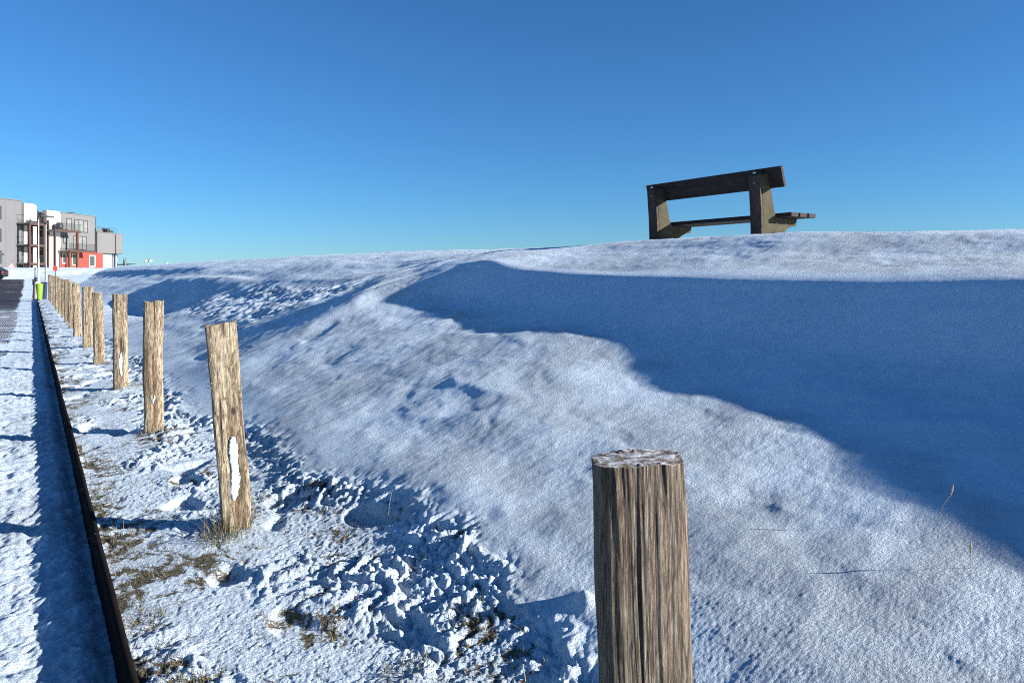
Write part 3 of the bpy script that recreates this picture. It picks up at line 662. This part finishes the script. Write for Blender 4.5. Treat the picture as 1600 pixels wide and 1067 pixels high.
# ------------------------------------------------------------------ street furniture down the road
def at(x,Y): return ((x-800)/1155*Y, Y)
def gz_xy(x,y): return ground_z(x*N[0]+y*N[1], x*D[0]+y*D[1])
M['polewhite']=simple('pale_painted_pole',(.40,.40,.37),.5,.08,3)
M['polegrey']=simple('grey_green_pole',(.19,.23,.20),.5,.08,3)
M['carpaint']=simple('black_car_paint',(.006,.006,.008),.25,.05,2)
M['lime']=simple('lime_plastic',(.15,.32,.012),.45,.06,4)
M['navy']=simple('navy_plastic',(.02,.03,.07),.45,.1,4)
M['signred']=simple('sign_red',(.62,.05,.05),.5,.05,4)
M['signwhite']=simple('sign_white',(.75,.75,.75),.5,.03,4)
def lamp(pos,h,m,lab):
    x,y=pos; g=gz_xy(x,y); r=empty('street_lamp',(x,y,g-.1),math.radians(10)); 
    MB().tube((0,0,0),(0,0,h*.45),.065,.065,14).tube((0,0,h*.45),(0,0,h),.05,.042,14).build('pole',m,r,smooth=False)
    MB().tube((0,0,h*.43),(0,0,h*.46),.085,.08,14).build('collar',M['steel'],r)
    MB().lathe((0,0,h),[(.04,0),(.11,.03),(.13,.08),(.10,.13),(.03,.16)],18).build('lamp_head',M['dark'],r,smooth=True)
    tag(r,lab,'lamp')
lamp(at(60.5,60),5.75,M['polewhite'],'tall white lamp post left of the grey-green one, before the flats')
lamp(at(72,50),5.0,M['polegrey'],'grey-green lamp post just right of the white lamp post')
def bins():
    x,y=at(62,45.6); g=gz_xy(x,y)
    r=empty('litter_bin',(x,y,g),math.radians(20)); tag(r,'bright lime green litter bin standing at the end of the post row','bin')
    prof=[(.12,.06),(.14,.08),(.165,.5),(.185,.86),(.195,.88),(.195,.92)]
    MB().lathe((0,0,0),prof,24).build('bin_body',M['lime'],r,smooth=False)
    MB().lathe((0,0,.922),[(.20,0),(.20,.05),(.17,.11),(.07,.14)],24).build('lid',M['lime'],r)
    MB().lathe((0,0,-.05),[(.10,0),(.10,.108)],16).build('foot',M['dark'],r)
    x,y=at(69.5,46.5); g=gz_xy(x,y)
    r=empty('refuse_bin',(x,y,g-.02),math.radians(20)); tag(r,'slim navy bin standing just right of the lime bin','bin')
    MB().prism([(-.11,0),(.11,0),(.14,1.0),(-.14,1.0)],1,-.16,.16).build('bin_body',M['navy'],r,bevel=.02)
    MB().prism([(-.15,1.003),(.15,1.003),(.13,1.09),(-.13,1.09)],1,-.18,.18).build('lid',M['navy'],r)
    x,y=at(57.5,47.5); g=gz_xy(x,y)
    r=empty('bollard',(x,y,g-.05),0); tag(r,'white bollard with black cap behind the lime bin','bollard')
    MB().tube((0,0,0),(0,0,1.25),.09,n=16).build('post_body',M['signwhite'],r); MB().tube((0,0,1.253),(0,0,1.55),.10,.09,16).build('cap',M['dark'],r)
    x,y=at(53.5,48.5); g=gz_xy(x,y)
    r=empty('bollard',(x,y,g-.05),0); tag(r,'dark leaning timber bollard left of the white bollard','bollard')
    MB().tube((0,0,0),(.05,0,1.3),.09,n=14).build('post_body',M['rust'],r)
    MB().tube((.05,0,1.303),(.05,0,1.36),.10,.06,14).build('cap',M['dark'],r)
    x,y=at(87,34.2); g=gz_xy(x,y)
    r=empty('marker_sign',(x,y,g-.05),math.radians(12)); tag(r,'small red square marker plate on a thin stake above the posts','sign')
    MB().tube((0,0,0),(0,0,1.72),.022,n=8).build('stake',M['steel'],r); MB().box(-.085,.085,-.035,-.024,1.72,1.94).box(-.05,.05,-.024,.0,1.74,1.9).build('plate',M['signred'],r)
    # warning triangle in front of the grey block
    x,y=at(18,84); g=gz_xy(x,y); zt=EYE+22/1155*84
    r=empty('warning_sign',(x,y,g-.1),math.radians(36)); tag(r,'triangular warning sign with black symbol on a thin pole, before the grey block','sign')
    hh=zt-(g-.1)
    MB().tube((0,0,0),(0,0,hh-.02),.035,n=8).build('pole',M['steel'],r)
    MB().prism([(-.34,hh-.6),(.34,hh-.6),(0,hh)],1,-.07,-.05).build('red_border',M['signred'],r)
    MB().prism([(-.25,hh-.54),(.25,hh-.54),(0,hh-.12)],1,-.078,-.073).build('white_panel',M['signwhite'],r)
    MB().lathe((0,-.085,hh-.45),[(.02,0),(.05,.02),(.06,.09),(.04,.17)],10,1,.08).build('symbol',M['dark'],r)
    # two thin marker stakes on the bank
    for (px,Y,lab) in ((36.5,88,'thin dark stake on the bright snow bank, below the steel balconies'),(5,86,'thin pale stake at the left edge, beside the parked car')):
        x,y=at(px,Y); g=gz_xy(x,y); o=MB().tube((0,0,-.2),(0,0,1.7),.03,n=8).box(-.06,.06,-.05,.05,1.45,1.7).build('marker_stake',M['steel' if px<10 else 'dark'],None); o.location=(x,y,g); tag(o,lab,'stake')
bins()
def car():
    x,y=at(-29,74); g=gz_xy(x,y)
    r=empty('parked_car',(x,y,g),math.radians(14)); tag(r,'dark parked car at the left edge of the road, only its rear end in view','car')
    # length along local x
    body=[(-2.1,.35),(-2.15,.75),(-1.3,.95),(-.7,1.42),(1.2,1.46),(1.9,1.05),(2.1,.95),(2.12,.38),(1.75,.3),(-1.8,.3)]
    MB().prism(body,1,-.85,.85).build('body',M['carpaint'],r,bevel=.06)
    MB().prism([(-1.12,.99),(-.68,1.36),(1.1,1.4),(1.6,1.05)],1,-.857,-.851).build('side_window',M['glass'],r)
    for sx in (-1.35,1.3):
        for sy in (-.8,.8):
            w_=MB().tube((sx,sy-.1,.32),(sx,sy+.1,.32),.32,n=24).build('wheel',M['dark'],r); MB().tube((sx,sy-.115,.32),(sx,sy+.115,.32),.18,n=16).build('rim',M['steel'],w_)
    MB().box(2.10,2.15,-.8,-.6,.7,.85).build('tail_light',M['signred'],r); MB().box(2.10,2.15,.6,.8,.7,.85).build('tail_light',M['signred'],r)
car()
def skyline():
    x,y=at(232,112); top=EYE+28/1155*112; g=gz_xy(x,y)
    r=empty('street_lamp',(x,y,g-.1),0); tag(r,'distant double-headed lamp rising just right of the building, behind the dike','lamp')
    h=top-g+.1; MB().tube((0,0,0),(0,0,h-.2),.07,n=10).build('pole',M['polegrey'],r)
    MB().box(-.42,.42,-.08,.08,h-.22,h-.14).build('arm',M['polegrey'],r)
    for s in (-1,1): MB().lathe((s*.32,0,h-.5),[(.08,0),(.24,.06),(.28,.16),(.1,.28)],14).build('lamp_head',M['signwhite'],r,smooth=True)
    for (px,zpx,wd,m,nm,lab,cat,Y) in ((246.5,18.6,.28,'dark','stone_block','dark block on the dike skyline, left one of a close pair','block',118),(250.5,19.0,.34,'dark','stone_block','dark block on the dike skyline, right one of a close pair','block',118),
            (261.5,21.5,.14,'signwhite','marker_post','slim white marker post on the skyline right of the dark blocks','post',118),
            (309,22.6,.16,'dark','mooring_pile','dark pile on the far skyline, left of a short row','pile',150),(314,23.0,.14,'dark','mooring_pile','dark pile on the far skyline, second of a short row','pile',150),
            (320,23.3,.2,'dark','mooring_pile','dark pile on the far skyline, third and tallest of a short row','pile',150),(331,22.8,.45,'signwhite','small_hut','tiny white hut on the far skyline right of the dark piles','hut',150)):
        x,y=at(px,Y); top=EYE+zpx/1155*Y; g=gz_xy(x,y)-.2
        m_=MB().lathe((0,0,0),[(wd,0),(wd,(top-g)*.93),(wd*.7,top-g)],10); o=m_.build(nm,M[m],None); o.location=(x,y,g); tag(o,lab,cat)
skyline()
def gull(px,py,Y,s,rot,lab):
    x,y=at(px,Y); z=EYE+(432-py)/1155*Y
    r=empty('gull',(x,y,z),rot); tag(r,lab,'bird','gulls flying far off')
    MB().tube((0,-.22,0),(0,.0,0),.02,.06,8).tube((0,.0,0),(0,.18,.01),.06,.03,8).tube((0,.18,.01),(0,.24,0),.03,.005,8).build('body',M['polegrey'],r)
    for sd in (-1,1):
        V=[(0,-.06,.02),(0,.08,.02),(sd*.3,.09,.12),(sd*.3,-.05,.12),(sd*.68,-.02,.03),(sd*.62,-.08,.03)]
        m=MB(); m.v=[tuple(v) for v in V]+[(v[0],v[1],v[2]-.012) for v in V]; m.f=[(0,1,2,3),(3,2,4,5),(9,8,7,6),(11,10,8,9),(0,6,7,1),(1,7,8,2),(2,8,10,4),(4,10,11,5),(5,11,9,3),(3,9,6,0)]
        m.build('wing',M['polegrey'],r)
    r.scale=(s,s,s)
gull(277,283,150,.9,.5,'gull high in the sky above the dike, right of the building')
gull(475,320,170,.8,1.2,'faint gull farther right in the sky, left of the bench')
gull(331,363,160,.8,2.0,'lowest small gull just above the dike skyline')
